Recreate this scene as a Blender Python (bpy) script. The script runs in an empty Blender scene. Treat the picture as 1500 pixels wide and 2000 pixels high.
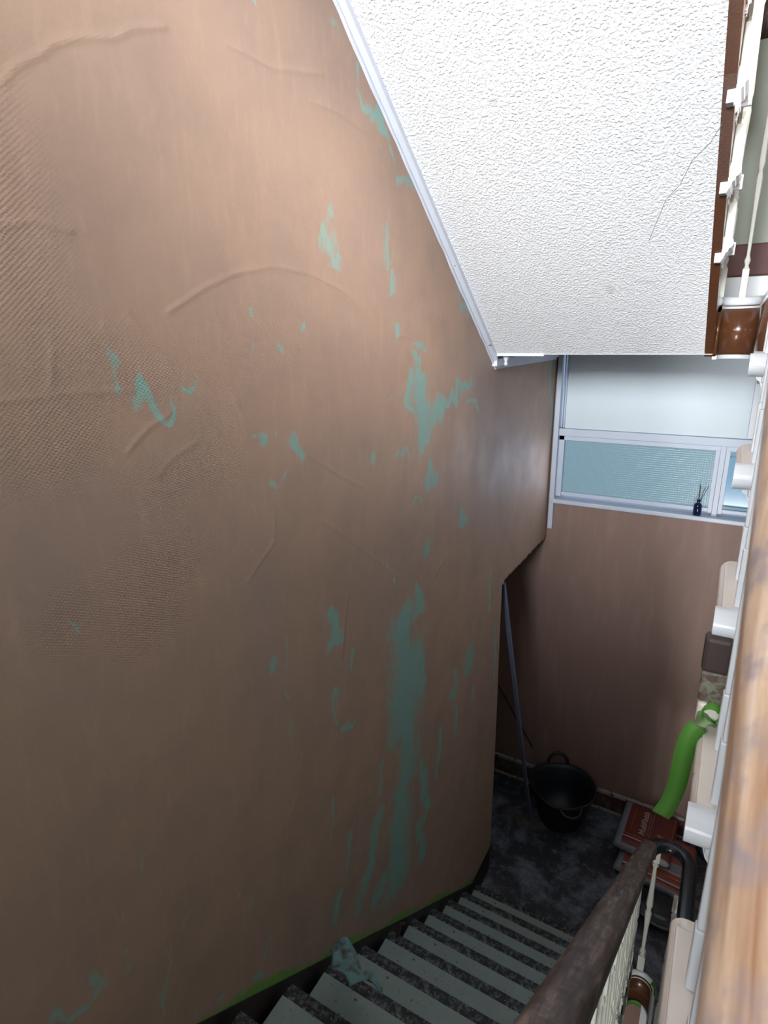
import bpy, bmesh, math, random
import numpy as np
from mathutils import Vector, Matrix, noise as mnoise
random.seed(7)
C = bpy.context.scene.collection
SC = bpy.context.scene
PI = math.pi

# ------------------------------------------------------------------ camera
EYE = 3.62
cam_d = bpy.data.cameras.new('camera'); cam = bpy.data.objects.new('camera', cam_d); C.objects.link(cam)
YAW, PITCH, ROLL = 0.53554, -0.29266, -0.01823
fw = Vector((-math.sin(YAW)*math.cos(PITCH), math.cos(YAW)*math.cos(PITCH), math.sin(PITCH)))
r0 = Vector((math.cos(YAW), math.sin(YAW), 0)); u0 = r0.cross(fw)
rt = r0*math.cos(ROLL) + u0*math.sin(ROLL); upv = -r0*math.sin(ROLL) + u0*math.cos(ROLL)
cam.matrix_world = Matrix(((rt.x, upv.x, -fw.x, 1.05195), (rt.y, upv.y, -fw.y, 0), (rt.z, upv.z, -fw.z, EYE), (0, 0, 0, 1)))
cam_d.sensor_fit = 'VERTICAL'; cam_d.sensor_height = 36; cam_d.lens = 1142.98/2000*36
cam_d.clip_start = 0.01
cam_d.dof.use_dof = True; cam_d.dof.focus_distance = 3.2; cam_d.dof.aperture_fstop = 16
SC.camera = cam
SC.view_settings.view_transform = 'Standard'; SC.view_settings.look = 'None'
SC.view_settings.gamma = 1; SC.view_settings.use_curve_mapping = False
SC.view_settings.exposure = 0.0

# ------------------------------------------------------------------ world, daylight and added fill lamps
w = bpy.data.worlds.new('world'); SC.world = w; w.use_nodes = True
w.node_tree.nodes['Background'].inputs[0].default_value = (.62, .78, 1, 1)
w.node_tree.nodes['Background'].inputs[1].default_value = 1.2
def area(name, loc, rot, sx, sy, power, col, spread=PI):
    l = bpy.data.lights.new(name, 'AREA'); l.shape = 'RECTANGLE'; l.size = sx; l.size_y = sy
    l.energy = power; l.color = col; l.spread = spread
    o = bpy.data.objects.new(name, l); C.objects.link(o); o.location = loc; o.rotation_euler = rot; return o
# daylight through the landing window behind the camera, and from the far stair window
area('daylight_hall_window', (.85, -4.45, 4.9), (math.radians(90), 0, 0), 1.1, 1.1, 66, (.96, .99, 1.0), math.radians(48))
area('daylight_hall_window', (.85, -4.42, 4.55), (math.radians(90), 0, 0), 1.1, 1.1, 14, (.97, .985, 1), math.radians(66))
area('fill_right_side', (2.085, 1.9, 4.8), (0, math.radians(90), 0), .8, .8, 23, (1, .90, .86), math.radians(80))  # unseen lamp added on the right to brighten the plastered wall
area('fill_right_side', (2.085, .85, 4.9), (0, math.radians(90), 0), .9, 1.1, 3.5, (1, .80, .62), math.radians(150))  # weaker warm lamp, also added on the right for the same wall
area('daylight_stair_window', (.62, 4.05, 2.72), (math.radians(-90), 0, 0), 1.1, .34, 3.2, (.78, .84, 1))
area('fill_lower_hall', (1.4, -4.4, -.6), (math.radians(90), 0, 0), 1.0, 1.8, 300, (1, 1, .98))  # added fill from below for the lower landing; back wall has no door

# ------------------------------------------------------------------ helpers
def obj(name, bm_or_me, mats, parent=None, smooth=False):
    if isinstance(bm_or_me, bmesh.types.BMesh):
        me = bpy.data.meshes.new(name); bm_or_me.normal_update(); bm_or_me.to_mesh(me); bm_or_me.free()
    else: me = bm_or_me
    if not isinstance(mats, (list, tuple)): mats = [mats]
    for m in mats: me.materials.append(m)
    if smooth:
        for p in me.polygons: p.use_smooth = True
    o = bpy.data.objects.new(name, me); C.objects.link(o)
    if parent: o.parent = parent
    return o
def struct(name, bm, mats, smooth=False, parent=None):
    o = obj(name, bm, mats, parent, smooth)
    if not parent: o['kind'] = 'structure'
    return o
def tag(o, label, cat, group=None):
    o['label'] = label; o['category'] = cat
    if group: o['group'] = group
    return o
def thing(name, label, cat, loc=(0, 0, 0), rotz=0, group=None):
    o = bpy.data.objects.new(name, None); C.objects.link(o); o.location = loc; o.rotation_euler = (0, 0, rotz)
    o.empty_display_size = .05
    return tag(o, label, cat, group)
def B(): return bmesh.new()
def box(bm, x0, x1, y0, y1, z0, z1, bev=0, mi=0, seg=2):
    r = bmesh.ops.create_cube(bm, size=1)
    vs = r['verts']
    for v in vs: v.co = Vector(((x0+x1)/2+v.co.x*(x1-x0), (y0+y1)/2+v.co.y*(y1-y0), (z0+z1)/2+v.co.z*(z1-z0)))
    fs = set(f for v in vs for f in v.link_faces)
    for f in fs: f.material_index = mi
    if bev:
        es = list(set(e for v in vs for e in v.link_edges))
        g = bmesh.ops.bevel(bm, geom=es, offset=bev, segments=seg, affect='EDGES', profile=.5)
        for f in g['faces']: f.material_index = mi
    return bm
def prism(bm, pts, axis, a, b, mi=0):
    """closed polygon pts (2-D) extruded along axis from a to b. axis 0: pts=(y,z); 1: (x,z); 2: (x,y)"""
    def P(p, t):
        return Vector((t, p[0], p[1])) if axis == 0 else Vector((p[0], t, p[1])) if axis == 1 else Vector((p[0], p[1], t))
    A = [bm.verts.new(P(p, a)) for p in pts]; Bv = [bm.verts.new(P(p, b)) for p in pts]
    fs = [bm.faces.new(A), bm.faces.new(Bv[::-1])]
    n = len(pts)
    for i in range(n): fs.append(bm.faces.new((A[i], Bv[i], Bv[(i+1) % n], A[(i+1) % n])))
    for f in fs: f.material_index = mi
    bmesh.ops.recalc_face_normals(bm, faces=fs)
    bmesh.ops.triangulate(bm, faces=fs[:2])
    return bm
def lathe(bm, prof, loc, n=12, mi=0, tilt=None):
    rings = []
    for r, z in prof:
        ring = []
        for k in range(n):
            a = 2*PI*k/n; v = Vector((r*math.cos(a), r*math.sin(a), z))
            if tilt: v = tilt @ v
            ring.append(bm.verts.new(v+Vector(loc)))
        rings.append(ring)
    for i in range(len(rings)-1):
        for k in range(n):
            f = bm.faces.new((rings[i][k], rings[i][(k+1) % n], rings[i+1][(k+1) % n], rings[i+1][k])); f.material_index = mi
    bm.faces.new(rings[0][::-1]).material_index = mi; bm.faces.new(rings[-1]).material_index = mi
    return bm
def sweep(bm, path, prof, up=Vector((0, 0, 1)), closed_ends=True, mi=0):
    """prof: list of (side, up) offsets, closed; side = tangent x up"""
    path = [Vector(p) for p in path]; rings = []
    for i, p in enumerate(path):
        t = (path[min(i+1, len(path)-1)]-path[max(i-1, 0)]).normalized()
        s = t.cross(up).normalized(); u = s.cross(t).normalized()
        rings.append([bm.verts.new(p+s*a+u*b) for a, b in prof])
    n = len(prof)
    for i in range(len(rings)-1):
        for k in range(n):
            f = bm.faces.new((rings[i][k], rings[i][(k+1) % n], rings[i+1][(k+1) % n], rings[i+1][k])); f.material_index = mi
    if closed_ends:
        bm.faces.new(rings[0][::-1]); bm.faces.new(rings[-1])
    bmesh.ops.recalc_face_normals(bm, faces=bm.faces[:])
    return bm

# ------------------------------------------------------------------ materials
def srgb(r, g, b):
    f = lambda c: (c/255/12.92) if c/255 <= .04045 else ((c/255+.055)/1.055)**2.4
    return (f(r), f(g), f(b), 1)
class NT:
    def __init__(s, name):
        s.m = bpy.data.materials.new(name); s.m.use_nodes = True; s.t = s.m.node_tree; s.n = s.t.nodes
        s.b = s.n['Principled BSDF']; s.tc = s.n.new('ShaderNodeTexCoord')
    def L(s, a, b): s.t.links.new(a, b)
    def mapping(s, scale=(1, 1, 1), rot=(0, 0, 0), src='Object'):
        mp = s.n.new('ShaderNodeMapping'); mp.inputs['Scale'].default_value = scale; mp.inputs['Rotation'].default_value = rot
        s.L(s.tc.outputs[src], mp.inputs[0]); return mp.outputs[0]
    def noise(s, scale, detail=4, rough=.55, vec=None, dist=0):
        t = s.n.new('ShaderNodeTexNoise'); t.inputs['Scale'].default_value = scale; t.inputs['Detail'].default_value = detail
        t.inputs['Roughness'].default_value = rough; t.inputs['Distortion'].default_value = dist
        s.L(vec if vec else s.tc.outputs['Object'], t.inputs['Vector']); return t.outputs[0]
    def vor(s, scale, feat='F1', vec=None):
        t = s.n.new('ShaderNodeTexVoronoi'); t.inputs['Scale'].default_value = scale; t.feature = feat
        s.L(vec if vec else s.tc.outputs['Object'], t.inputs['Vector']); return t.outputs[0]
    def wave(s, scale, vec=None, dist=1.0, dscale=1.0, d='X'):
        t = s.n.new('ShaderNodeTexWave'); t.inputs['Scale'].default_value = scale; t.bands_direction = d
        t.inputs['Distortion'].default_value = dist; t.inputs['Detail Scale'].default_value = dscale; t.inputs['Detail'].default_value = 2
        s.L(vec if vec else s.tc.outputs['Object'], t.inputs['Vector']); return t.outputs[1]
    def ramp(s, fac, stops):
        r = s.n.new('ShaderNodeValToRGB'); e = r.color_ramp.elements
        e[0].position = stops[0][0]; e[0].color = stops[0][1]; e[1].position = stops[1][0]; e[1].color = stops[1][1]
        for p, c in stops[2:]: k = e.new(p); k.color = c
        s.L(fac, r.inputs[0]); return r.outputs[0]
    def val(s, fac, a, b, c=0., d=1.):
        r = s.n.new('ShaderNodeMapRange'); r.inputs[1].default_value = a; r.inputs[2].default_value = b
        r.inputs[3].default_value = c; r.inputs[4].default_value = d; s.L(fac, r.inputs[0]); return r.outputs[0]
    def math(s, op, a, b=None):
        m = s.n.new('ShaderNodeMath'); m.operation = op
        for i, v in enumerate((a, b)):
            if v is None: continue
            if isinstance(v, (int, float)): m.inputs[i].default_value = v
            else: s.L(v, m.inputs[i])
        return m.outputs[0]
    def mix(s, fac, a, b):
        m = s.n.new('ShaderNodeMix'); m.data_type = 'RGBA'
        if isinstance(fac, (int, float)): m.inputs[0].default_value = fac
        else: s.L(fac, m.inputs[0])
        for i, v in ((6, a), (7, b)):
            if isinstance(v, tuple): m.inputs[i].default_value = v
            else: s.L(v, m.inputs[i])
        return m.outputs[2]
    def attr(s, name):
        a = s.n.new('ShaderNodeAttribute'); a.attribute_name = name; return a.outputs['Fac']
    def bump(s, h, strength=.5, dist=.01, prev=None):
        b = s.n.new('ShaderNodeBump'); b.inputs['Strength'].default_value = strength; b.inputs['Distance'].default_value = dist
        s.L(h, b.inputs['Height'])
        if prev: s.L(prev, b.inputs['Normal'])
        s.L(b.outputs[0], s.b.inputs['Normal']); return b.outputs[0]
    def set(s, col=None, rough=None, **k):
        if col is not None:
            if isinstance(col, tuple): s.b.inputs['Base Color'].default_value = col
            else: s.L(col, s.b.inputs['Base Color'])
        if rough is not None:
            if isinstance(rough, (int, float)): s.b.inputs['Roughness'].default_value = rough
            else: s.L(rough, s.b.inputs['Roughness'])
        for a, v in k.items(): s.b.inputs[a.replace('_', ' ')].default_value = v
        return s.m

def paint(name, c1, c2, rough=.35, bscale=30, bstr=.15, spots=None):
    t = NT(name); col = t.mix(t.noise(7, 4), c1, c2)
    if spots:
        v = t.noise(spots[0], 3, .6); col = t.mix(t.val(v, spots[1], spots[1]+.02), col, spots[2])
    t.bump(t.noise(bscale, 3), bstr, .004)
    return t.set(col, rough)

# wet brown plaster with teal primer showing through, trowel ridges and comb marks
t = NT('plaster_brown')
big = t.noise(1.1, 4, .5); mid = t.noise(5, 5, .6); fine = t.noise(60, 4, .6)
stv = t.mapping((1, 14, 2.2)); streak = t.noise(2.2, 4, .6, stv)
col = t.mix(t.val(big, .35, .68), srgb(178, 148, 128), srgb(168, 142, 126))
col = t.mix(t.val(mid, .42, .7, 0, .45), col, srgb(152, 132, 122))
col = t.mix(t.val(streak, .55, .75, 0, .3), col, srgb(190, 162, 140))
sm = t.noise(9, 5, .6, t.mapping((1, 5, 1.1), (math.radians(14), 0, 0)), .5); col = t.mix(t.val(sm, .56, .76, 0, .2), col, srgb(196, 170, 150))
bl = t.attr('bloom'); col = t.mix(t.math('MULTIPLY', bl, .7), col, srgb(150, 136, 142))
te = t.attr('teal')
tn = t.noise(34, 6, .72, t.mapping((1, 1.7, .6))); 
comb_v = t.mapping((1, 1, 1), (math.radians(62), 0, 0)); combw = t.wave(62, comb_v, 2.0, 3, 'Z')
edge = t.math('ADD', t.math('ADD', te, t.math('MULTIPLY', t.math('SUBTRACT', tn, .5), 2.6)), t.math('MULTIPLY', t.math('SUBTRACT', combw, .5), .34))
tmask = t.val(edge, .46, .66)
teal_c = t.mix(t.noise(18, 4), srgb(124, 168, 160), srgb(144, 186, 178))
col = t.mix(t.math('MULTIPLY', tmask, t.val(te, .4, 1.0, .45, .92)), col, teal_c)
gr = t.attr('green'); gm = t.val(t.math('ADD', gr, t.math('MULTIPLY', t.math('SUBTRACT', t.noise(26, 4, .7), .5), .9)), .38, .6)
col = t.mix(gm, col, t.mix(t.noise(30, 3), srgb(92, 140, 60), srgb(138, 184, 92)))
comb = t.attr('comb')
cw1 = t.wave(58, t.mapping((1, 1, 1), (math.radians(28), 0, 0)), 2.5, 2.5, 'Z')
cw2 = t.wave(44, t.mapping((1, 1, 1), (math.radians(-42), 0, 0)), 2.5, 2, 'Z')
h = t.math('MULTIPLY', comb, t.math('ADD', cw1, t.math('MULTIPLY', cw2, .7)))
h = t.math('ADD', t.math('MULTIPLY', h, .5), t.math('MULTIPLY', t.attr('ridge'), 1.6))
h = t.math('ADD', h, t.math('MULTIPLY', mid, .9)); h = t.math('ADD', h, t.math('MULTIPLY', fine, .22))
weave = t.math('MULTIPLY', t.wave(95, None, 1, 1, 'Z'), t.wave(95, None, 1, 1, 'Y'))
h = t.math('ADD', h, t.math('MULTIPLY', weave, .05))
t.bump(h, .45, .0030)
M_plaster = t.set(col, t.val(mid, .3, .7, .52, .66))

t = NT('plaster_far')
col = t.mix(t.noise(1.6, 4), srgb(146, 116, 106), srgb(128, 106, 98))
col = t.mix(t.val(t.noise(2.5, 5, .6, t.mapping((6, 1, 1))), .5, .75, 0, .5), col, srgb(158, 134, 122))
t.bump(t.noise(40, 4), .2, .004); M_far = t.set(col, .6)

t = NT('soffit_stipple')
nv = t.noise(120, 2, .5, None, .1); v2 = t.vor(150, 'SMOOTH_F1')
hh = t.math('ADD', t.val(nv, .42, .66), t.math('MULTIPLY', v2, -.7))
t.bump(hh, .65, .0026)
col = t.mix(t.noise(2.2, 3), srgb(236, 238, 242), srgb(230, 232, 238))
col = t.mix(t.val(t.noise(9, 2), .72, .76, 0, .25), col, srgb(150, 140, 130))
M_soffit = t.set(col, .42)

M_winwhite = paint('window_white', srgb(196, 204, 220), srgb(186, 196, 212), .36)
M_white = paint('white_gloss', srgb(226, 230, 236), srgb(214, 220, 228), .32)
M_panel = paint('panel_white', srgb(206, 216, 222), srgb(196, 208, 220), .4)
M_trim = paint('soffit_margin_white', srgb(222, 226, 238), srgb(210, 216, 232), .38, 20, .3, (26, .70, srgb(150, 118, 96)))
M_cream = paint('cream_paint', srgb(232, 224, 216), srgb(222, 214, 207), .45, 60, .2, (40, .70, srgb(96, 58, 44)))
M_baluster = paint('old_white_baluster', srgb(216, 216, 208), srgb(198, 200, 194), .4, 40, .3, (60, .72, srgb(90, 84, 74)))
M_brown = paint('brown_gloss', srgb(98, 62, 40), srgb(84, 50, 32), .22)
M_string = paint('dark_string', srgb(44, 30, 24), srgb(30, 20, 18), .5)
M_block = paint('dark_brown_patch', srgb(66, 52, 48), srgb(50, 40, 38), .6)
M_greenwall = paint('pale_green_wall', srgb(180, 186, 172), srgb(168, 176, 166), .5)
M_skirt = paint('maroon_skirting', srgb(122, 84, 80), srgb(100, 64, 62), .6)
M_tape = paint('green_tape', srgb(84, 142, 52), srgb(72, 128, 44), .55, 80, .1)
M_tapeback = paint('green_tape_back', srgb(140, 176, 124), srgb(126, 166, 108), .5, 80, .1)
M_rubber = paint('black_rubber', srgb(36, 42, 48), srgb(20, 24, 28), .5)
M_blue = paint('navy_glass', srgb(16, 22, 52), srgb(22, 30, 66), .12)
M_reed = paint('reed', srgb(92, 76, 62), srgb(70, 58, 50), .7)
M_lath = paint('blue_grey_metal', srgb(116, 126, 148), srgb(86, 96, 116), .45)
M_bagwhite = paint('bag_white_paper', srgb(150, 154, 166), srgb(132, 138, 152), .6)
M_bagred = paint('bag_red_paper', srgb(128, 62, 52), srgb(108, 52, 46), .55)
M_bagorange = paint('bag_orange_paper', srgb(170, 92, 76), srgb(154, 80, 68), .55)
M_print = paint('print_white', srgb(206, 186, 184), srgb(190, 170, 168), .6)
M_printo = paint('print_orange', srgb(206, 130, 84), srgb(190, 116, 76), .6)

# black sheet landing floor with plaster dust
t = NT('dusty_black_floor')
n1 = t.noise(3.6, 9, .75, None, .3); n2 = t.noise(17, 8, .8, t.mapping((1, 1, 1), (0, 0, .6)), .2)
col = t.mix(t.val(n1, .47, .66), srgb(54, 58, 62), srgb(130, 138, 154))
col = t.mix(t.val(n2, .56, .7, 0, .6), col, srgb(176, 184, 200))
col = t.mix(t.val(t.noise(2.1, 4), .55, .7, 0, .6), col, srgb(116, 104, 88))
col = t.mix(t.val(t.noise(110, 2), .7, .74), col, srgb(170, 176, 184))
t.bump(n2, .4, .01); M_floor = t.set(col, .38)
t = NT('worn_speckled_tread')
col = t.mix(t.val(t.noise(38, 6, .8), .48, .66), srgb(26, 29, 30), srgb(124, 126, 128))
col = t.mix(t.val(t.noise(62, 3, .6), .66, .72), col, srgb(142, 146, 150))
col = t.mix(t.val(t.noise(12, 3, .6), .6, .7, 0, .6), col, srgb(76, 66, 56))
t.bump(t.noise(60, 4), .5, .006); M_tdark = t.set(col, .6)
t = NT('grey_green_tread')
col = t.mix(t.noise(10, 5, .7), srgb(146, 160, 154), srgb(124, 136, 132))
col = t.mix(t.val(t.noise(48, 4, .6), .64, .7), col, srgb(54, 56, 54))
t.bump(t.noise(50, 4), .25, .004); M_tgrey = t.set(col, .5)

def wood(name, cols, sc, rough, along=1, k=1, tilt=0):
    t = NT(name); s = [6*k, 6*k, 6*k]; s[along] = .55*k
    v0 = t.mapping((1, 1, 1), (tilt, 0, 0)); mp2 = t.n.new('ShaderNodeMapping'); mp2.inputs['Scale'].default_value = tuple(s); t.L(v0, mp2.inputs[0]); v = mp2.outputs[0]
    n1 = t.noise(4.5, 6, .62, v, .35); n2 = t.noise(sc, 4, .6)
    col = t.ramp(n1, [(.28, cols[0]), (.72, cols[2]), (.5, cols[1])])
    col = t.mix(t.val(n2, .5, .68, 0, .75), col, cols[3])
    t.bump(n1, .25, .004); return t.set(col, rough)
M_wornrail = wood('worn_dark_rail', [srgb(40, 33, 32), srgb(88, 74, 68), srgb(150, 130, 120), srgb(46, 40, 36)], 22, .5, 1, 2.5, math.atan(.767))
M_blackrail = wood('blackened_rail', [srgb(20, 22, 26), srgb(30, 33, 38), srgb(52, 58, 66), srgb(20, 22, 24)], 9, .25)
M_strip = wood('stripped_wood_rail', [srgb(136, 94, 62), srgb(196, 168, 144), srgb(224, 212, 208), srgb(136, 128, 136)], 48, .5, 1, 4, -math.atan(.767))

t = NT('wired_obscured_glass')
gv = t.mapping((1, 1, 1)); gx = t.wave(22, gv, 0, 1, 'X'); gz = t.wave(22, gv, 0, 1, 'Z')
g = t.math('MAXIMUM', t.val(gx, .8, 1), t.val(gz, .8, 1))
col = t.mix(t.math('MULTIPLY', g, .45), srgb(144, 176, 190), srgb(100, 138, 162))
t.L(col, t.b.inputs['Emission Color']); t.b.inputs['Emission Strength'].default_value = .58
t.bump(g, .3, .002); M_glass = t.set(srgb(70, 92, 104), .25)
t = NT('clear_blue_glass')
col = t.mix(t.noise(6, 3), srgb(118, 166, 206), srgb(152, 194, 222))
t.L(col, t.b.inputs['Emission Color']); t.b.inputs['Emission Strength'].default_value = .6
M_glass2 = t.set(srgb(60, 90, 110), .12)
t = NT('scrim_mesh')
col = t.mix(t.wave(70, None, .5, 1, 'X'), srgb(60, 96, 100), srgb(126, 164, 164))
M_scrim = t.set(t.mix(t.val(t.noise(22, 3), .52, .66), col, srgb(84, 74, 62)), .7)

# ------------------------------------------------------------------ dimensions
RISE, GO = .17, .22168
SL = RISE/GO
AY, AZ = 1.063, 1.53                 # nosing 0 of the lower flight (it falls away from the camera)
CY, CZ = .658, 3.063                 # nosing 0 of the near flight (it climbs away from the camera)
LAND_LO, LAND_MID, LAND_UP = 0.0, 2.38, 3.743
WX, EX = .956, 1.11                  # string faces either side of the well
TA, TC = .987, 1.072                 # tread ends either side of the well
RX = 2.10                            # right wall
FY = 4.10                            # window wall
KY = .0                              # edge of middle landing
DOOR_Y = 3.15
SOF = lambda y: 5.6984 - SL*y       # underside of the upper flight
SOFY = 2.835
A_nos = lambda y: AZ - SL*(y-AY)
C_nos = lambda y: CZ + SL*(y-CY)

# ------------------------------------------------------------------ left wall, plastered
TEAL= [(1.911,2.499,1.909,2.356,0.085,0.044,1.0),(1.951,2.312,1.924,1.97,0.132,0.068,1.0),(1.946,1.955,1.943,1.689,0.074,0.04,1.0),(1.875,1.689,1.861,1.529,0.077,0.044,1.0),(1.861,1.529,1.82,1.179,0.091,0.054,1.0),(2.051,2.308,2.075,2.076,0.033,0.017,1.0),(2.04,2.609,2.04,2.475,0.027,0.014,1.0),(2.088,1.675,2.129,1.33,0.029,0.016,1.0),(2.076,1.316,2.076,1.122,0.027,0.015,1.0),(1.433,2.733,1.419,2.641,0.027,0.017,1.0),(1.529,2.53,1.516,2.44,0.013,0.008,0.8),(1.424,2.454,1.413,2.306,0.01,0.006,0.8),(1.491,2.296,1.455,2.259,0.013,0.009,0.9),(1.725,1.903,1.663,1.783,0.019,0.012,0.8),(1.678,1.685,1.6,1.453,0.042,0.026,1.0),(1.554,1.473,1.551,1.412,0.039,0.027,1.0),(1.704,1.323,1.661,1.271,0.04,0.026,1.0),(1.474,1.767,1.454,1.704,0.024,0.017,0.8),(1.362,1.547,1.351,1.499,0.03,0.023,1.0),(2.273,1.755,2.257,1.449,0.026,0.013,0.9),(2.456,1.925,2.43,1.812,0.029,0.014,0.7),(2.48,1.738,2.486,1.601,0.026,0.012,0.8),(2.663,1.958,2.635,1.87,0.056,0.024,0.8),(2.702,2.127,2.689,2.076,0.028,0.011,0.8),(2.713,1.72,2.701,1.634,0.022,0.01,0.8),(2.921,2.296,2.959,2.102,0.02,0.008,1.0),(3.048,1.938,3.084,1.591,0.017,0.007,1.0),(1.115,2.721,1.114,2.683,0.009,0.007,0.7),(1.197,2.735,1.187,2.576,0.006,0.005,0.7),(1.166,2.486,1.157,2.457,0.006,0.004,0.8),(2.13,2.774,2.142,2.738,0.019,0.009,0.7),(1.77,2.821,1.764,2.746,0.007,0.003,0.8),(1.846,2.705,1.848,2.694,0.011,0.006,0.8),(1.706,1.917,1.705,1.894,0.022,0.014,0.7),(1.389,2.028,1.378,1.875,0.009,0.006,0.9),(1.485,3.918,1.493,3.876,0.029,0.016,0.6),(1.522,3.873,1.526,3.835,0.022,0.011,0.7),(1.837,3.95,1.835,3.884,0.032,0.015,0.5),(1.866,3.843,1.838,3.735,0.02,0.009,0.7),(1.147,3.692,1.155,3.653,0.007,0.005,0.7),(1.339,3.685,1.339,3.663,0.01,0.006,0.8),(1.261,3.611,1.269,3.596,0.009,0.007,0.8),(1.878,3.641,1.886,3.617,0.024,0.012,0.8),(2.023,3.59,2.103,3.562,0.028,0.013,0.9),(2.013,3.521,2.032,3.485,0.032,0.015,0.9),(1.964,3.437,1.983,3.374,0.035,0.015,0.9),(2.062,3.448,2.104,3.333,0.063,0.028,0.9),(2.104,3.333,2.094,3.2,0.061,0.027,1.0),(2.094,3.2,2.062,3.128,0.026,0.012,1.0),(2.192,3.284,2.26,3.365,0.066,0.027,0.9),(2.284,3.352,2.541,3.402,0.053,0.021,0.9),(2.59,3.3,2.684,3.256,0.031,0.011,0.8),(1.838,3.414,1.786,3.394,0.01,0.005,0.8),(1.707,3.238,1.698,3.214,0.022,0.012,0.9),(1.867,3.201,1.861,3.166,0.015,0.007,1.0),(1.923,3.182,1.98,3.153,0.014,0.006,1.0),(2.161,3.078,2.169,3.025,0.028,0.012,0.9),(1.995,3.009,1.995,3.005,0.017,0.008,1.0),(2.073,2.965,2.073,2.96,0.022,0.01,0.7),(1.224,3.401,1.225,3.399,0.009,0.006,0.8),(1.14,3.371,1.152,3.36,0.009,0.007,0.9),(1.17,3.357,1.162,3.32,0.01,0.007,0.9),(1.258,3.343,1.319,3.305,0.019,0.013,0.9),(1.203,3.256,1.204,3.254,0.015,0.01,0.9),(2.518,2.806,2.537,2.727,0.049,0.019,0.8),(2.13,2.791,2.13,2.748,0.023,0.011,0.7),(3.908,3.465,4.052,2.981,0.03,0.008,0.8),(3.713,3.437,3.719,3.434,0.032,0.009,0.8),(1.332,3.5,1.351,3.472,0.006,0.004,0.7),(2.426,3.795,2.523,3.692,0.015,0.006,0.7),(1.134,3.585,1.116,3.545,0.007,0.004,0.5),(1.678,4.358,1.682,4.336,0.015,0.006,0.9),(1.685,4.304,1.716,4.298,0.019,0.009,0.9),(1.727,4.296,1.769,4.258,0.017,0.008,0.9),(1.769,4.258,1.837,4.224,0.026,0.012,1.0),(1.772,4.188,1.773,4.183,0.009,0.004,0.9),(1.873,4.2,1.885,4.176,0.018,0.008,0.9),(1.935,4.119,1.976,4.092,0.03,0.012,0.7),(1.57,4.436,1.571,4.432,0.019,0.009,0.6),(2.408,3.805,2.516,3.71,0.016,0.006,0.8),(0.804,3.515,0.855,3.487,0.012,0.01,1.0),(0.863,3.516,0.853,3.476,0.009,0.007,0.9),(0.911,3.512,0.943,3.521,0.009,0.007,0.9),(0.738,3.573,0.77,3.545,0.009,0.008,0.5),(1.247,4.352,1.249,4.352,0.012,0.007,1.0),(0.582,3.086,0.58,3.073,0.004,0.004,0.9),(0.674,2.461,0.663,2.44,0.005,0.005,0.8),(0.571,2.392,0.554,2.372,0.006,0.008,0.8),(0.707,2.162,0.696,2.14,0.008,0.008,0.7),(0.662,2.161,0.631,1.985,0.004,0.005,0.8),(0.557,2.25,0.551,2.192,0.007,0.009,0.7),(0.891,2.036,0.893,2.005,0.007,0.006,0.9),(0.936,1.958,0.921,1.924,0.006,0.006,0.7),(0.991,1.781,0.973,1.736,0.009,0.008,0.8),(1.067,1.669,1.069,1.656,0.007,0.006,0.8),(0.4,2.261,0.462,2.242,0.009,0.011,0.7),(0.793,1.791,0.797,1.781,0.012,0.012,0.8),(1.188,1.54,1.189,1.527,0.011,0.008,0.7),(0.943,1.684,0.945,1.679,0.016,0.015,0.8)]
RIDGE= [[(0.626,4.011),(0.653,4.041),(0.698,4.071),(0.721,4.093),(0.78,4.123),(0.847,4.144),(0.886,4.173),(0.966,4.203)],[(0.899,3.677),(0.996,3.726),(1.104,3.767),(1.243,3.794),(1.39,3.788),(1.547,3.754),(1.682,3.696)],[(0.74,3.649),(0.816,3.591),(0.875,3.52),(0.953,3.415),(1.046,3.312)],[(0.797,3.67),(0.869,3.578),(0.96,3.464),(1.002,3.401)],[(0.753,3.404),(0.806,3.442),(0.866,3.463)],[(1.439,4.21),(1.565,4.219),(1.723,4.203)],[(0.629,3.602),(0.616,3.541)],[(0.799,3.313),(0.855,3.294)],[(1.621,3.477),(1.717,3.323),(1.813,3.088)],[(0.818,3.339),(0.867,3.372),(0.933,3.392)],[(0.526,3.526),(0.647,3.529),(0.779,3.523)],[(0.951,3.405),(0.964,3.374)],[(1.138,4.234),(1.291,4.237),(1.493,4.287)],[(0.58,3.798),(0.637,3.818),(0.702,3.806)],[(1.178,3.159),(1.168,3.071)],[(1.054,2.999),(1.126,3.049),(1.168,3.071)],[(1.405,3.066),(1.591,2.927),(1.975,2.623)],[(1.522,2.775),(1.461,2.528)],[(2.357,2.643),(2.156,2.564)],[(2.815,2.251),(2.758,2.072)],[(2.32,2.068),(2.137,1.962)],[(1.53,1.846),(1.478,1.956)],[(1.205,2.214),(1.149,2.145)],[(1.348,3.499),(1.367,3.457)],[(1.351,3.285),(1.493,3.198),(1.632,3.127)],[(1.07,3.473),(1.101,3.386)],[(1.985,3.608),(1.93,3.621),(1.877,3.609)]]

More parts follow.
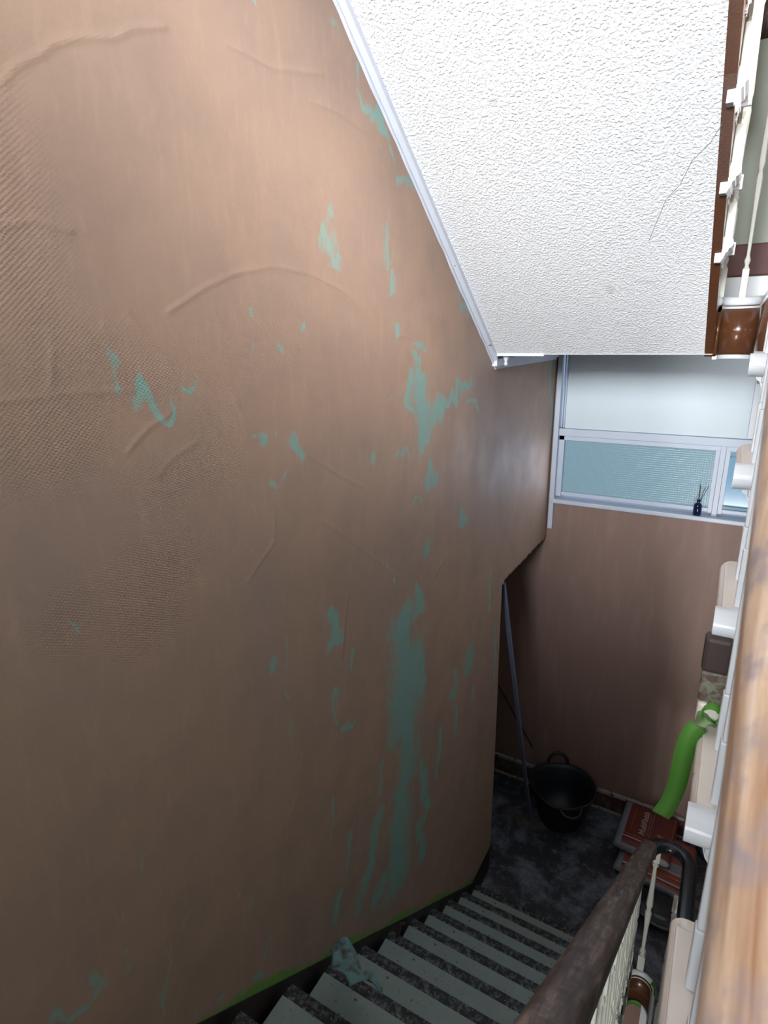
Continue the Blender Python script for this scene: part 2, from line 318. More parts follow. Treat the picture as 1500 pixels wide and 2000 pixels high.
def seg_field(Y, Z, a, b, ry, rz):
    ax, az, bx, bz = a[0]/ry, a[1]/rz, b[0]/ry, b[1]/rz
    px, pz = Y/ry, Z/rz; dx, dz = bx-ax, bz-az; L2 = dx*dx+dz*dz+1e-9
    s = np.clip(((px-ax)*dx+(pz-az)*dz)/L2, 0, 1)
    return np.sqrt((px-ax-s*dx)**2+(pz-az-s*dz)**2)
def string_z(y): return max(A_nos(y), .19)
def wall_patch(ys, zbot, ztop, nz, thick_end=False):
    ny = len(ys); Yg = np.repeat(np.array(ys)[:, None], nz, 1)
    zb = np.array([zbot(y) for y in ys])[:, None]; tt = np.linspace(0, 1, nz)[None, :]
    Zg = zb + (ztop-zb)*tt
    teal = np.zeros_like(Yg); rs_ = np.random.RandomState(11); Wy = np.zeros_like(Yg); Wz = np.zeros_like(Yg)
    for fr in (25, 41, 70, 110):
        for _ in range(4):
            a_ = rs_.rand()*2*PI; ph = rs_.rand()*6; q_ = np.sin(fr*(Yg*math.cos(a_)*1.3+Zg*math.sin(a_)*.8)+ph)
            Wy += q_*.22/fr; q_ = np.sin(fr*(Yg*math.sin(a_)*1.3-Zg*math.cos(a_)*.8)+ph*2); Wz += q_*.34/fr
    Yw = Yg+Wy; Zw = Zg+Wz
    for (y0, z0, y1, z1, ry, rz, s) in TEAL:
        pad = 2
        m = (Yw > min(y0, y1)-ry*pad) & (Yw < max(y0, y1)+ry*pad) & (Zw > min(z0, z1)-rz*pad) & (Zw < max(z0, z1)+rz*pad)
        if not m.any(): continue
        d = seg_field(Yw[m], Zw[m], (y0, z0), (y1, z1), ry, rz)
        teal[m] = np.maximum(teal[m], np.clip(1.30-.66*d, 0, 1.05)*(.35+.65*s))
    ridge = np.zeros_like(Yg)
    for pl in RIDGE:
        for a, b in zip(pl[:-1], pl[1:]):
            w_ = .007
            m = (Yg > min(a[0], b[0])-.06) & (Yg < max(a[0], b[0])+.06) & (Zg > min(a[1], b[1])-.06) & (Zg < max(a[1], b[1])+.06)
            if not m.any(): continue
            # one-sided step with a crest, as a trowel leaves
            dx, dz = b[0]-a[0], b[1]-a[1]; L = math.hypot(dx, dz)+1e-9
            sd = ((Yg[m]-a[0])*dz-(Zg[m]-a[1])*dx)/L
            d = seg_field(Yg[m], Zg[m], a, b, 1, 1)
            ridge[m] = np.maximum(ridge[m], np.exp(-(d/w_)**2)*.5)
    comb = np.zeros_like(Yg)
    for (cy, cz, ry, rz, s) in COMB:
        comb += s*np.exp(-((Yg-cy)/ry)**2-((Zg-cz)/rz)**2)
    comb = np.clip(comb, 0, 1)
    green = np.clip(1-(Zg-np.array([string_z(y) for y in ys])[:, None])/.075, 0, 1)*np.clip((Yg-.55)/.2, 0, 1) if zbot(ys[-1]) < 2.1 else np.zeros_like(Yg)
    green *= (.55+.6*np.sin(Yg*7.0+1)**2)
    bloom = np.zeros_like(Yg)
    for (cy, cz, ry, rz, s) in BLOOM: bloom += s*np.exp(-((Yg-cy)/ry)**2-((Zg-cz)/rz)**2)
    xs = .0015*np.sin(Yg*5.3)*np.sin(Zg*4.1)+.001
    co = np.stack([xs, Yg, Zg], -1).reshape(-1, 3).astype(np.float32)
    nv = ny*nz
    # lower lip: back to the masonry
    lip = np.stack([np.full(ny, -.016), np.array(ys), zb[:, 0]], -1).astype(np.float32)
    co = np.vstack([co, lip])
    idx = np.arange(nv).reshape(ny, nz)
    q = np.stack([idx[:-1, :-1], idx[1:, :-1], idx[1:, 1:], idx[:-1, 1:]], -1).reshape(-1, 4)
    li = nv+np.arange(ny); q2 = np.stack([li[:-1], li[1:], idx[1:, 0], idx[:-1, 0]], -1)
    q = np.vstack([q, q2])
    return co, q, [np.concatenate([a.reshape(-1), np.zeros(ny)]) for a in (teal, ridge, comb, green, bloom)]
COMB = [(.60, 3.75, .08, .22, .9), (.60, 3.45, .12, .09, 1.0), (.78, 3.13, .16, .10, 1.), (.84, 3.32, .12, .06, .7), (1.02, 3.36, .14, .16, .7),
        (1.2, 3.62, .28, .14, .35), (.82, 3.55, .1, .06, .9), (.72, 3.62, .08, .05, .6), (1.15, 3.95, .35, .15, .18), (1.5, 3.55, .25, .12, .5),
        (.75, 3.0, .12, .07, .8), (1.1, 3.1, .12, .07, .5), (.56, 3.1, .06, .08, .6), (.63, 2.65, .06, .1, .3)]
BLOOM = [(3.1, 2.95, .42, .28, .9), (2.7, 3.35, .2, .25, .4), (1.1, 2.75, .10, .35, .35), (1.9, 2.75, .3, .2, .3), (.62, 3.25, .25, .15, .3)]
ys1 = list(np.arange(.2, DOOR_Y, .0065)) + [DOOR_Y]
ys2 = list(np.arange(DOOR_Y, FY, .01)) + [FY]
ZT = 5.3
c1, q1, a1 = wall_patch(ys1, string_z, ZT, 640)
rng = np.random.RandomState(3); jag = {round(y, 4): .004*rng.randn() for y in ys2}
c2, q2, a2 = wall_patch(ys2, lambda y: 2.185+jag[round(y, 4)]-(.0 if y > DOOR_Y+.03 else .02), ZT, 300)
me = bpy.data.meshes.new('wall_left')
co = np.vstack([c1, c2]); qq = np.vstack([q1, q2+len(c1)])
me.vertices.add(len(co)); me.vertices.foreach_set('co', co.reshape(-1))
me.loops.add(len(qq)*4); me.loops.foreach_set('vertex_index', qq.reshape(-1).astype(np.int32))
me.polygons.add(len(qq)); me.polygons.foreach_set('loop_start', np.arange(0, len(qq)*4, 4, dtype=np.int32))
me.update(calc_edges=True); me.validate()
for nm, a, b in zip(('teal', 'ridge', 'comb', 'green', 'bloom'), a1, a2):
    at = me.attributes.new(nm, 'FLOAT', 'POINT'); at.data.foreach_set('value', np.concatenate([a, b]).astype(np.float32))
for p in me.polygons: p.use_smooth = True
wl = struct('wall_left', me, M_plaster)
# masonry core behind the plaster, and the plain run of wall out of view
bm = B()
box(bm, -.2, -.012, -4.7, DOOR_Y-.004, -3.8, 6.3); box(bm, -.2, -.012, DOOR_Y-.004, FY, 2.19, 6.3)
box(bm, -.011, 0.0, -4.7, .2, 2.3, 6.3); box(bm, -.011, 0, .2, FY, ZT, 6.3)
box(bm, -.2, -.012, DOOR_Y, FY, -3.8, -.25)
struct('wall_left_core', bm, M_far)
# recess through the wall at the far end of the landing
bm = B()
box(bm, -.66, -.60, DOOR_Y-.1, FY, -.02, 2.25); box(bm, -.6, -.2, DOOR_Y-.06, DOOR_Y-.004, -.02, 2.25); box(bm, -.6, -.2, DOOR_Y-.1, FY, 2.19, 2.25)
struct('wall_recess', bm, M_far)

# dark wall string of the lower flight and its level run on the landing
pts = [(y, string_z(y)+.0) for y in np.linspace(-.05, DOOR_Y-.02, 40)]
bm = B(); prism(bm, pts + [(y, z-.36 if z > .5 else max(z-.36, -.02)) for y, z in pts[::-1]], 0, -.013, .002)
struct('baseboard_stairs', bm, M_string)

# ------------------------------------------------------------------ window wall
bm = B()
box(bm, -.66, RX+.1, FY, FY+.15, -3.8, 2.455)                      # below the window
box(bm, -.66, .012, FY, FY+.15, 2.455, 6.3)
box(bm, .012, RX+.1, FY, FY+.15, 3.49, 3.75)
struct('wall_far', bm, M_far)
bm = B(); box(bm, .0, RX+.1, FY, FY+.15, 3.75, 6.3); struct('wall_far_upper', bm, M_greenwall)

win = bpy.data.objects.new('window_1', None); C.objects.link(win); win['kind'] = 'structure'; win.location = (0, FY, 2.46)
def wp(name, boxes, m, bev=.003):
    bm = B()
    for b in boxes: box(bm, b[0], b[1], b[2]-FY, b[3]-FY, b[4]-2.46, b[5]-2.46, bev)
    return obj(name, bm, m, win)
wp('window_frame', [(.012, .045, FY-.03, FY+.1, 2.26, 3.5), (.045, .082, FY+.01, FY+.1, 2.5, 2.985),
                    (.045, 1.9, FY-.005, FY+.1, 2.935, 2.985), (.045, 1.9, FY+.01, FY+.1, 2.903, 2.935), (.082, 1.9, FY+.02, FY+.1, 2.505, 2.532),
                    (1.004, 1.03, FY+.015, FY+.1, 2.50, 2.94), (1.03, 1.06, FY-.002, FY+.1, 2.487, 2.94), (1.06, 1.086, FY+.015, FY+.1, 2.5, 2.94),
                    (.055, .063, FY-.01, FY+.02, 2.99, 3.5), (.070, .078, FY-.012, FY+.02, 2.99, 3.5)], M_winwhite)
wp('window_sill', [(.02, 1.95, FY-.045, FY+.1, 2.457, 2.487)], M_winwhite, .006)
wp('window_panel', [(.078, 1.6, FY+.006, FY+.03, 2.988, 3.5)], M_panel, .001)
wp('panel_edge', [(1.155, 1.2, FY-.03, FY+.02, 2.995, 3.5)], M_white)
wp('pane', [(.08, 1.006, FY+.05, FY+.056, 2.53, 2.905)], M_glass, 0)
wp('pane', [(1.084, 1.9, FY+.05, FY+.056, 2.53, 2.905)], M_glass2, 0)
wp('pane_bar', [(1.084, 1.9, FY+.035, FY+.052, 2.862, 2.87), (1.084, 1.9, FY+.03, FY+.05, 2.545, 2.552)], M_tgrey, 0)

# skirting of the landing
bm = B()
box(bm, -.6, 1.6, FY-.02, FY+.001, 0, .155, .003, 0); box(bm, -.6, 1.6, FY-.026, FY+.001, .155, .18, .004, 1); box(bm, -.6, 1.6, FY-.03, FY+.001, 0, .02, .003, 1)
t = NT('scuffed_maroon'); M_scuff = t.set(t.mix(t.val(t.noise(9, 5, .7, t.mapping((2, 1, 1))), .42, .6), srgb(92, 44, 40), srgb(104, 100, 96)), .5)
M_scufflight = paint('dirty_white', srgb(186, 182, 174), srgb(150, 146, 138), .5, 40, .3, (30, .6, srgb(70, 64, 58)))
struct('baseboard_far', bm, [M_scuff, M_scufflight])
bm = B()
box(bm, 0, RX, FY-.02, FY+.001, LAND_UP, LAND_UP+.16, .003, 1); box(bm, 0, RX, FY-.028, FY+.001, LAND_UP+.16, LAND_UP+.33, .01, 0)
struct('baseboard_upper', bm, [M_skirt, M_white])

# ------------------------------------------------------------------ landings
WELL_X, WELL_R = (WX+EX)/2, (EX-WX)/2
def well_pts(y0, r=WELL_R, n=16):          # from the left string face round to the right one
    return [(WELL_X-r*math.cos(PI*k/n), y0+r*math.sin(PI*k/n)) for k in range(n+1)]
def landing(name, z, th, y0, yr, m_top, m_under):
    out = [(-.2 if z < 1 else -.012, FY), (-.2 if z < 1 else -.012, y0)] if z > 1 else [(-.6, FY), (-.6, DOOR_Y), (.0, DOOR_Y), (.0, y0)]
    wp_ = well_pts(y0+.02)
    loop = out + [(WX, y0)] + wp_ + [(EX, yr), (RX, yr), (RX, FY)]
    bm = B(); prism(bm, loop, 2, z-th, z)
    for f in bm.faces:
        if f.normal.z > .5: f.material_index = 0
        elif f.normal.z < -.5: f.material_index = 1
        else: f.material_index = 1
    return struct(name, bm, [m_top, m_under])
landing('floor', 0, .24, 2.815, 1.62, M_floor, M_panel)
landing('floor_upper', LAND_UP, .221, SOFY+.0, 1.56, M_floor, M_white)
def well_fascia(name, z, y0, yr, h, label):
    g = thing(name, label, 'landing edge', (WELL_X, y0+.1, z-h))
    def path(r, zz):
        return [(x-WELL_X, y-y0-.1, zz-(z-h)) for x, y in [(WELL_X-r, y0-.01)]+well_pts(y0+.02, r)+[(WELL_X+r, yr)]]
    bm = B(); sweep(bm, path(WELL_R-.006, z-h/2), [(-.006, -h/2+.012), (.006, -h/2+.012), (.006, h/2-.03), (-.006, h/2-.03)])
    obj('curved_fascia', bm, M_brown, g, True)
    bm = B(); sweep(bm, path(WELL_R-.004, z-h+.012), [(.012, -.012), (.012, .004), (-.004, .004), (-.004, -.012)]); obj('lower_bead', bm, M_white, g)
    bm = B(); prof = [(.014*math.cos(a)-.004, .019*math.sin(a)) for a in np.linspace(-PI/2, PI/2, 7)]+[(-.006, .019), (-.006, -.019)]
    sweep(bm, path(WELL_R, z-.015), [(a, b) for a, b in prof]); 
    sweep(bm, path(WELL_R-.003, z-.044), [(.012, .01), (.004, -.012), (-.006, -.012), (-.006, .01)]); obj('nosing_moulding', bm, M_white, g, True)
    return g
well_fascia('landing_fascia', 0, 2.815, 1.62, .24, 'brown painted curved fascia with white nosing round the well at the dark lower landing')
well_fascia('landing_fascia', LAND_UP, SOFY, 1.56, .24, 'glossy brown curved fascia with white nosing at the foot of the white soffit')
# middle landing behind the camera, lower hall floor, top landing and the outer shell
bm = B(); box(bm, -.012, RX, -4.7, -.05, LAND_MID-.24, LAND_MID); struct('floor_middle', bm, [M_tgrey])
bm = B(); box(bm, -.2, RX, -4.7, FY, -3.9, -3.74); struct('floor_below', bm, [M_floor])
bm = B(); box(bm, -.012, RX, -4.7, -.05, LAND_UP+14*RISE-.24, LAND_UP+14*RISE); struct('ceiling_landing', bm, [M_panel])
bm = B(); box(bm, -.2, RX+.1, -4.7, FY+.15, 6.3, 6.4); struct('ceiling', bm, [M_panel])
bm = B(); box(bm, RX, RX+.1, -4.7, FY+.15, -3.8, 6.3); struct('wall_right', bm, [M_greenwall])
bm = B()
box(bm, -.2, RX, -4.75, -4.6, -3.8, 3.95); box(bm, -.2, RX, -4.75, -4.6, 5.15, 6.3); box(bm, -.2, .25, -4.75, -4.6, 3.95, 5.15); box(bm, 1.45, RX, -4.75, -4.6, 3.95, 5.15)
struct('wall_back', bm, [M_greenwall])
bm = B()
for q in ((.25, .31), (.82, .88), (1.39, 1.45)): box(bm, q[0], q[1], -4.7, -4.64, 3.95, 5.15, .004)
for q in ((3.95, 4.01), (5.09, 5.15)): box(bm, .31, 1.39, -4.7, -4.64, q[0], q[1], .004)
struct('window_2', bm, [M_white])
bm = B()
for q in ((4.40, 4.45), (5.35, 5.40)): box(bm, RX-.008, RX, .25, 2.45, q[0], q[1], .002)
for q in (.25, 1.425, 2.40): box(bm, RX-.008, RX, q, q+.05, 4.45, 5.35, .002)
struct('side_fill_frame', bm, [M_white])  # frame added round the side fill lamps, on an unbroken wall
# white upright on the wall seen down the well
bm = B(); box(bm, 1.06, 1.12, FY-.03, FY, -3.7, -.3, .004); struct('trim_lower', bm, [M_white])

# ------------------------------------------------------------------ sloping soffit and its margin on the wall
bm = B(); N = 2
ysf = [-.05, SOFY]
prism(bm, [(-.05, SOF(-.05)), (SOFY, SOF(SOFY)), (SOFY, SOF(SOFY)+.006), (-.05, SOF(-.05)+.006)], 0, .0, WX)
struct('ceiling_sloped', bm, [M_soffit])
bm = B(); cr = [(.930, 2.02), (.905, 2.06), (.86, 2.10), (.83, 2.16), (.79, 2.20), (.76, 2.27), (.735, 2.33)]
cp = [Vector((x, y, SOF(y)-.0012)) for x, y in cr]
for a, b in zip(cp[:-1], cp[1:]):
    sd = (b-a).normalized().cross(Vector((0, -.61, -.79)))*.0009
    bm.faces.new([bm.verts.new(q) for q in (a-sd, a+sd, b+sd, b-sd)])
M_crack = paint('crack_grey', srgb(150, 148, 146), srgb(130, 128, 126), .8)
struct('soffit_crack', bm, [M_crack])  # hairline crack across the soffit, drawn as thin strips
# moulded white margin: raking run, then level under the upper landing
yc = 2.883; cz = lambda y: 3.450+SL*(yc-y)
ry = np.linspace(.1, yc, 110); low = [(y, cz(y)+.007*mnoise.noise(Vector((y*13, 3, 1)))) for y in ry]
lev = [(y, 3.450+.002*mnoise.noise(Vector((y*11, 8, 1)))) for y in np.linspace(yc+.02, FY-.06, 20)]
hi = lambda y: cz(y)+.045
yk = yc-.035
bm = B()
prism(bm, low+[(yk, hi(yk)), (.1, hi(.1))], 0, 0, .010)
prism(bm, [(yk, cz(yk))]+[(yc, 3.450)]+lev+[(FY-.06, 3.478), (yk, 3.478)], 0, 0, .010)
struct('trim_1', bm, [M_trim])
bm = B()
prism(bm, [(.1, cz(.1)+.012), (yk-.004, cz(yk-.004)+.012), (yk-.004, SOF(yk-.004)+.01), (.1, SOF(.1)+.01)], 0, .0, .030)
prism(bm, [(yk, 3.465), (FY-.06, 3.465), (FY-.06, 3.50), (yk, 3.50)], 0, .0, .026)
struct('trim_2', bm, [M_trim])
bm = B(); box(bm, .0, .26, SOFY-.004, SOFY+.012, SOF(SOFY)-.010, SOF(SOFY)+.012, .002); struct('trim_3', bm, [M_trim])
kn = B(); lathe(kn, [(.0, -.03), (.008, -.028), (.010, -.02), (.006, -.012), (.009, -.004), (.014, .006), (.016, .02)], (0, 0, 0), 14)
k = obj('turned_drop', kn, M_white, None, True); k.location = (.055, SOFY+.06, LAND_UP-.235-.012)
tag(k, 'small white turned knob hanging in the triangular corner below the white soffit', 'knob')

# ------------------------------------------------------------------ stair flights
def baluster(bm, x, y, z0, z1, s=.013, mi=0):
    h = z1-z0
    box(bm, x-s, x+s, y-s, y+s, z0, z0+.11, .002, mi, 1)
    box(bm, x-s, x+s, y-s, y+s, z1-.09, z1, .002, mi, 1)
    a, b = z0+.11, z1-.09; L = b-a
    prof = [(s*.9, 0), (s*.55, .012), (s*.95, .03), (s*.5, .05), (s*.62, L*.3), (s*.95, L*.46), (s*.55, L*.5), (s*.95, L*.54), (s*.7, L*.7), (s*.5, L-.05), (s*.95, L-.03), (s*.6, L-.012), (s*.9, L)]
    lathe(bm, [(r, a+q) for r, q in prof], (x, y, 0), 8, mi)
def baluster_mesh(name, h, s):
    bm = B(); baluster(bm, 0, 0, 0, h, s); me = bpy.data.meshes.new(name); bm.normal_update(); bm.to_mesh(me); bm.free()
    me.materials.append(M_baluster); return me
def tread_mesh(x0, x1, side, kind):
    """local: nosing front at y=0 facing -y (climbing +y), top at z=0, well end on side (+1/-1)"""
    bm = B(); th = .036
    d = GO+.02
    if kind == 'worn':
        box(bm, x0, x1, 0, .046, -th, 0, .006, 0); box(bm, x0, x1, .045, d, -th, -.001, .001, 1)
        return bm
    box(bm, x0+(.006 if side < 0 else 0), x1-(.006 if side > 0 else 0), .022, GO+(.012 if side < 0 else -.03), -.03, 0, .003, 0)
    return bm
def nosing_bm(x0, x1, side, ret):
    bm = B(); th = .040; e = x0 if side < 0 else x1
    prof = [(.024-.026*math.cos(a), -.019+.0215*math.sin(a)) for a in np.linspace(-PI/2, PI/2, 19)]
    prof = [(y, z) for y, z in prof]+[(.034, .0012), (.034, -th)]
    prism(bm, prof, 0, x0-.002 if side < 0 else x0, x1+.002 if side > 0 else x1)
    # cove bracket under the overhanging end, stepped like the carved original
    ex = (e+.022, e+ret) if side < 0 else (e-ret, e-.022)
    a0, a1 = ex
    for k, (yy, zz, inset) in enumerate([(.012, -.052, 0), (.022, -.064, .004), (.030, -.078, .010)]):
        box(bm, a0+(inset if side < 0 else 0), a1-(inset if side > 0 else 0), yy, .075-k*.012, zz, -.038 if k == 0 else zz+.014, .004, 0)
    return bm
def return_bm(x0, x1, side):
    """rounded end of the tread with its cove, running back along the well side"""
    bm = B(); e = x0 if side < 0 else x1; sg = -1 if side < 0 else 1
    P_ = [(e-sg*.018+sg*.018*math.cos(a), -.0195+.0190*math.sin(a)) for a in np.linspace(-PI/2, PI/2, 9)]
    P_ = P_+[(e-sg*.03, -.0005), (e-sg*.03, -.0385)]
    y_a = .022 if side < 0 else .10; y_b = GO+.026 if side < 0 else GO-.005
    prism(bm, P_, 1, y_a, y_b, 0)
    Q = [(e-sg*.012, -.038), (e-sg*.014, -.046), (e-sg*.020, -.050), (e-sg*.024, -.064), (e-sg*.033, -.078), (e-sg*.05, -.078), (e-sg*.05, -.038)]
    prism(bm, Q, 1, y_a+.002, y_b, 1)
    return bm
def flight(name, label, n0, n1, ny, nz, direction, x0, x1, side, mats, worn, string_m, zl, skip_string=False, riser_m=None):
    """direction +1: climbs away (+y). -1: climbs towards the camera."""
    root = thing(name, label, 'stairs', (x0 if side < 0 else x1, ny(n0), nz(n0)))
    ox, oy, oz = root.location
    th = None
    tb = tread_mesh(x0, x1, side, 'worn' if worn else 'plain'); tme = bpy.data.meshes.new('tread'); tb.normal_update(); tb.to_mesh(tme); tb.free()
    for m in mats: tme.materials.append(m)
    nb = nosing_bm(x0, x1, side, .075 if side < 0 else .031) if not worn else None
    if nb:
        nme = bpy.data.meshes.new('nosing'); nb.normal_update(); nb.to_mesh(nme); nb.free(); nme.materials.append(M_white)
        for p in nme.polygons: p.use_smooth = False
    if nb:
        rb = return_bm(x0, x1, side); rme = bpy.data.meshes.new('return_moulding'); rb.normal_update(); rb.to_mesh(rme); rb.free()
        rme.materials.append(M_cream if direction > 0 else M_white); rme.materials.append(M_white)
    for n in range(n0, n1+1):
        def place(nm, me):
            o = bpy.data.objects.new(nm, me); C.objects.link(o); o.parent = root
            o.location = (-ox, ny(n)-oy, nz(n)-oz)
            if direction < 0: o.scale = (1, -1, 1)
            return o
        place('tread', tme)
        if nb: place('nosing', nme); place('return_moulding', rme)
        rb = B(); d = direction
        yy = ny(n)+d*.03; box(rb, x0+(.035 if side < 0 else 0), x1-(.035 if side > 0 else 0), min(yy, yy+d*.018), max(yy, yy+d*.018), nz(n)-RISE+(.001 if direction > 0 or worn else .03), nz(n)-.034)
        for v in rb.verts: v.co -= Vector((ox, oy, oz))
        obj('riser', rb, riser_m or M_string, root)
    # cut string on the well side
    sx = (WX-.03, WX) if side > 0 else (EX, EX+.03)
    up = []; ro, tk = (.012, .030) if direction < 0 and not worn else (.03, .036)
    rngs = range(n0, n1+1)
    if direction < 0 and not worn: up.append((ny(n0)+GO+.02, nz(n0)-RISE-.04))
    for n in rngs:
        up += [(ny(n)+direction*ro, nz(n)-RISE-tk), (ny(n)+direction*ro, nz(n)-tk)]
    up.append((ny(n1)+direction*(GO+ro), nz(n1)-tk))
    lo = [(y, zl(y)) for y in (up[-1][0], up[0][0])]
    sb = B(); prism(sb, up+lo, 0, sx[0], sx[1])
    for v in sb.verts: v.co -= Vector((ox, oy, oz))
    obj('string_board', sb, string_m, root)
    return root
# lower flight, dark worn treads, climbs towards the camera
anY = lambda n: AY+GO*(8-n); anZ = lambda n: AZ-RISE*(8-n)      # n counts upward from the lowest tread
fa = flight('stair_flight', 'lower flight of worn grey-green and black treads going down to the dark landing', 0, 12, anY, anZ, -1, .022, TA, +1, [M_tdark, M_tgrey], True, M_string, lambda y: A_nos(y)-.36)
# upper flight above the soffit
dY = lambda n: 2.83-GO*n; dZ = lambda n: LAND_UP+RISE*n
fd = flight('stair_flight', 'upper stair flight with brown string and white rounded tread ends beside the white soffit', 1, 12, dY, dZ, -1, .02, TA, +1, [M_cream], False, M_brown, lambda y: SOF(y)+.0)
# near flight on the right, climbs away from the camera
cnY = lambda n: CY+GO*n; cnZ = lambda n: CZ+RISE*n
fc = flight('stair_flight', 'near stair flight with cream tread ends and white rounded nosings beside the bare wooden handrail', -3, 3, cnY, cnZ, 1, TC, RX-.01, -1, [M_cream], False, M_brown, lambda y: C_nos(y)-.30)
# flight going down from the lower landing
bY = lambda n: CY+GO*n; bZ = lambda n: CZ-LAND_UP+RISE*n
fb = flight('stair_flight', 'bottom stair flight leaving the dark landing beneath the cream tread ends', -3, 3, bY, bZ, 1, TC, RX-.01, -1, [M_cream], False, M_brown, lambda y: C_nos(y)-LAND_UP-.30)
# plaster soffits below the near and lower flights
bm = B(); prism(bm, [(-.05, A_nos(-.05)-.33), (2.8, A_nos(2.8)-.33), (2.8, A_nos(2.8)-.30), (-.05, A_nos(-.05)-.30)], 0, 0, WX-.03); struct('ceiling_lower_flight', bm, [M_soffit])
bm = B(); prism(bm, [(.0, C_nos(0)-.30), (1.6, C_nos(1.6)-.30), (1.6, C_nos(1.6)-.27), (.0, C_nos(0)-.27)], 0, EX+.03, RX); struct('ceiling_near_flight', bm, [M_soffit])

# ------------------------------------------------------------------ handrails with their balusters
RPROF = []
for a in np.linspace(0, 2*PI, 20, endpoint=False):
    cx, sx_ = math.cos(a), math.sin(a)
    RPROF.append((math.copysign(abs(cx)**.6, cx)*.043, math.copysign(abs(sx_)**.65, sx_)*.027))
RPROF = RPROF[::-1]
def rel(o, pts): return [Vector(p)-Vector(o) for p in pts]
def add_bals(root, me, spots):
    for x, y, z in spots:
        o = bpy.data.objects.new('baluster', me); C.objects.link(o); o.parent = root
        o.location = Vector((x, y, z))-root.location
HA = .87; RXA = .975
balme = baluster_mesh('baluster', .835, .0125)
def a_top(y): return A_nos(y)+HA-.027
# lower flight balustrade
ra = thing('balustrade', 'dark worn wooden handrail over white balusters, curling round above the lower landing', 'handrail', (RXA, 2.9, 0))
ys_ = list(np.linspace(-.2, 2.60, 26))
rx_a = lambda y: .958+(min(y, 2.6)-.6)*.0135
path = [(rx_a(y), y, a_top(y)) for y in ys_]
z_end = .925
for k in range(1, 7):
    q = k/6; y = 2.60+q*.24; z = a_top(2.60)+(-SL*.24)*q + (z_end-(a_top(2.6)-SL*.24))*q*q
    path.append((.985+.0*q, y, z))
pa = path
APROF = [(a*.84, b) for a, b in RPROF]
bm = B(); sweep(bm, rel(ra.location, pa), APROF); h1 = obj('handrail', bm, M_wornrail, ra, True)
wc, wr = (1.083, 2.845), .098
wpath = [(wc[0]-wr*math.cos(a), wc[1]+wr*math.sin(a), z_end) for a in np.linspace(-.02, PI, 18)] + [(wc[0]+wr, y, z_end) for y in (2.8, 2.6, 2.2, 1.75, 1.6)]
wpath += [(wc[0]+wr, y, C_nos(y)-LAND_UP+.86) for y in (1.4, 1.2, .8, .3, -.1)]
bm = B(); sweep(bm, rel(ra.location, wpath), APROF); obj('curved_handrail', bm, M_blackrail, ra, True)
spots = []
for n in range(0, 13):
    for k in (0, 1):
        y = anY(n)-.045-k*GO/2; spots.append((.968, y, anZ(n)))
bals = []
for x, y, z in spots: bals.append((x, y, z))
add_bals(ra, balme, bals)
bal2 = baluster_mesh('baluster_landing', .90, .0125); balw = baluster_mesh('baluster_well_end', .90, .019)
add_bals(ra, balw, [(1.022, 2.935, 0)]); add_bals(ra, bal2, [(.968, 2.83, 0)]+[(1.138, y, 0) for y in np.arange(2.66, 1.6, -.11)])
# upper flight balustrade
rd = thing('balustrade', 'white balusters standing on the upper flight at the top right edge behind the brown string', 'handrail', (RXA, 2.83, LAND_UP))
dtop = lambda y: LAND_UP+SL*(2.83-y)+.86
bm = B(); sweep(bm, rel(rd.location, [(RXA, y, dtop(y)) for y in np.linspace(-.1, 2.7, 18)]+[(RXA, 2.78, dtop(2.72)-.02), (RXA, 2.84, dtop(2.76)-.03)]), RPROF); obj('handrail', bm, M_wornrail, rd, True)
add_bals(rd, balme, [(.968, dY(n)-.045-k*GO/2, dZ(n)) for n in range(1, 13) for k in (0, 1)])
add_bals(rd, bal2, [(1.03, 2.94, LAND_UP), (.955, 2.85, LAND_UP)])
# near flight balustrade
HC = .80
rc = thing('balustrade', 'bare stripped wooden handrail close in front at the right with white balusters below it', 'handrail', (1.108, .1, C_nos(.1)))
CR = [(a*1.0, b*1.0) for a, b in RPROF]
ctop = lambda y: C_nos(y)+HC-.027+.01
bm = B(); sweep(bm, rel(rc.location, [(1.108, y, ctop(y)) for y in np.linspace(-.25, 1.75, 60)]), CR); obj('handrail', bm, M_strip, rc, True)
bm = B(); box(bm, -.010, .010, -.008, .008, 0, .09, .002); box(bm, -.0085, .0085, -.006, .006, .09, .70, .002); box(bm, -.010, .010, -.008, .008, .70, .785, .002)
bal3 = bpy.data.meshes.new('baluster_near'); bm.to_mesh(bal3); bm.free(); bal3.materials.append(M_white)
add_bals(rc, bal3, [(1.103, cnY(n)+.05+k*GO/2, cnZ(n)) for n in range(-3, 4) for k in (0, 1)])

# scrap of old string and cream filler at the end of one riser
g = thing('riser_end', 'dark brown and flaking grey-green riser end between two cream treads above the green tape', 'stair part', (1.08, CY+GO, CZ))
bm = B(); box(bm, -.017, .02, -.012, .016, .085, .14, .006); obj('bare_top', bm, M_block, g)
t = NT('flaking_green'); M_flake = t.set(t.mix(t.val(t.noise(45, 4, .7), .44, .56), srgb(120, 128, 108), srgb(92, 70, 66)), .6)
bm = B(); box(bm, -.015, .019, -.010, .012, .035, .086, .004); obj('flaked_middle', bm, M_flake, g)
bm = B(); box(bm, -.014, .016, -.014, .012, .0, .036, .005); obj('cream_foot', bm, M_cream, g)

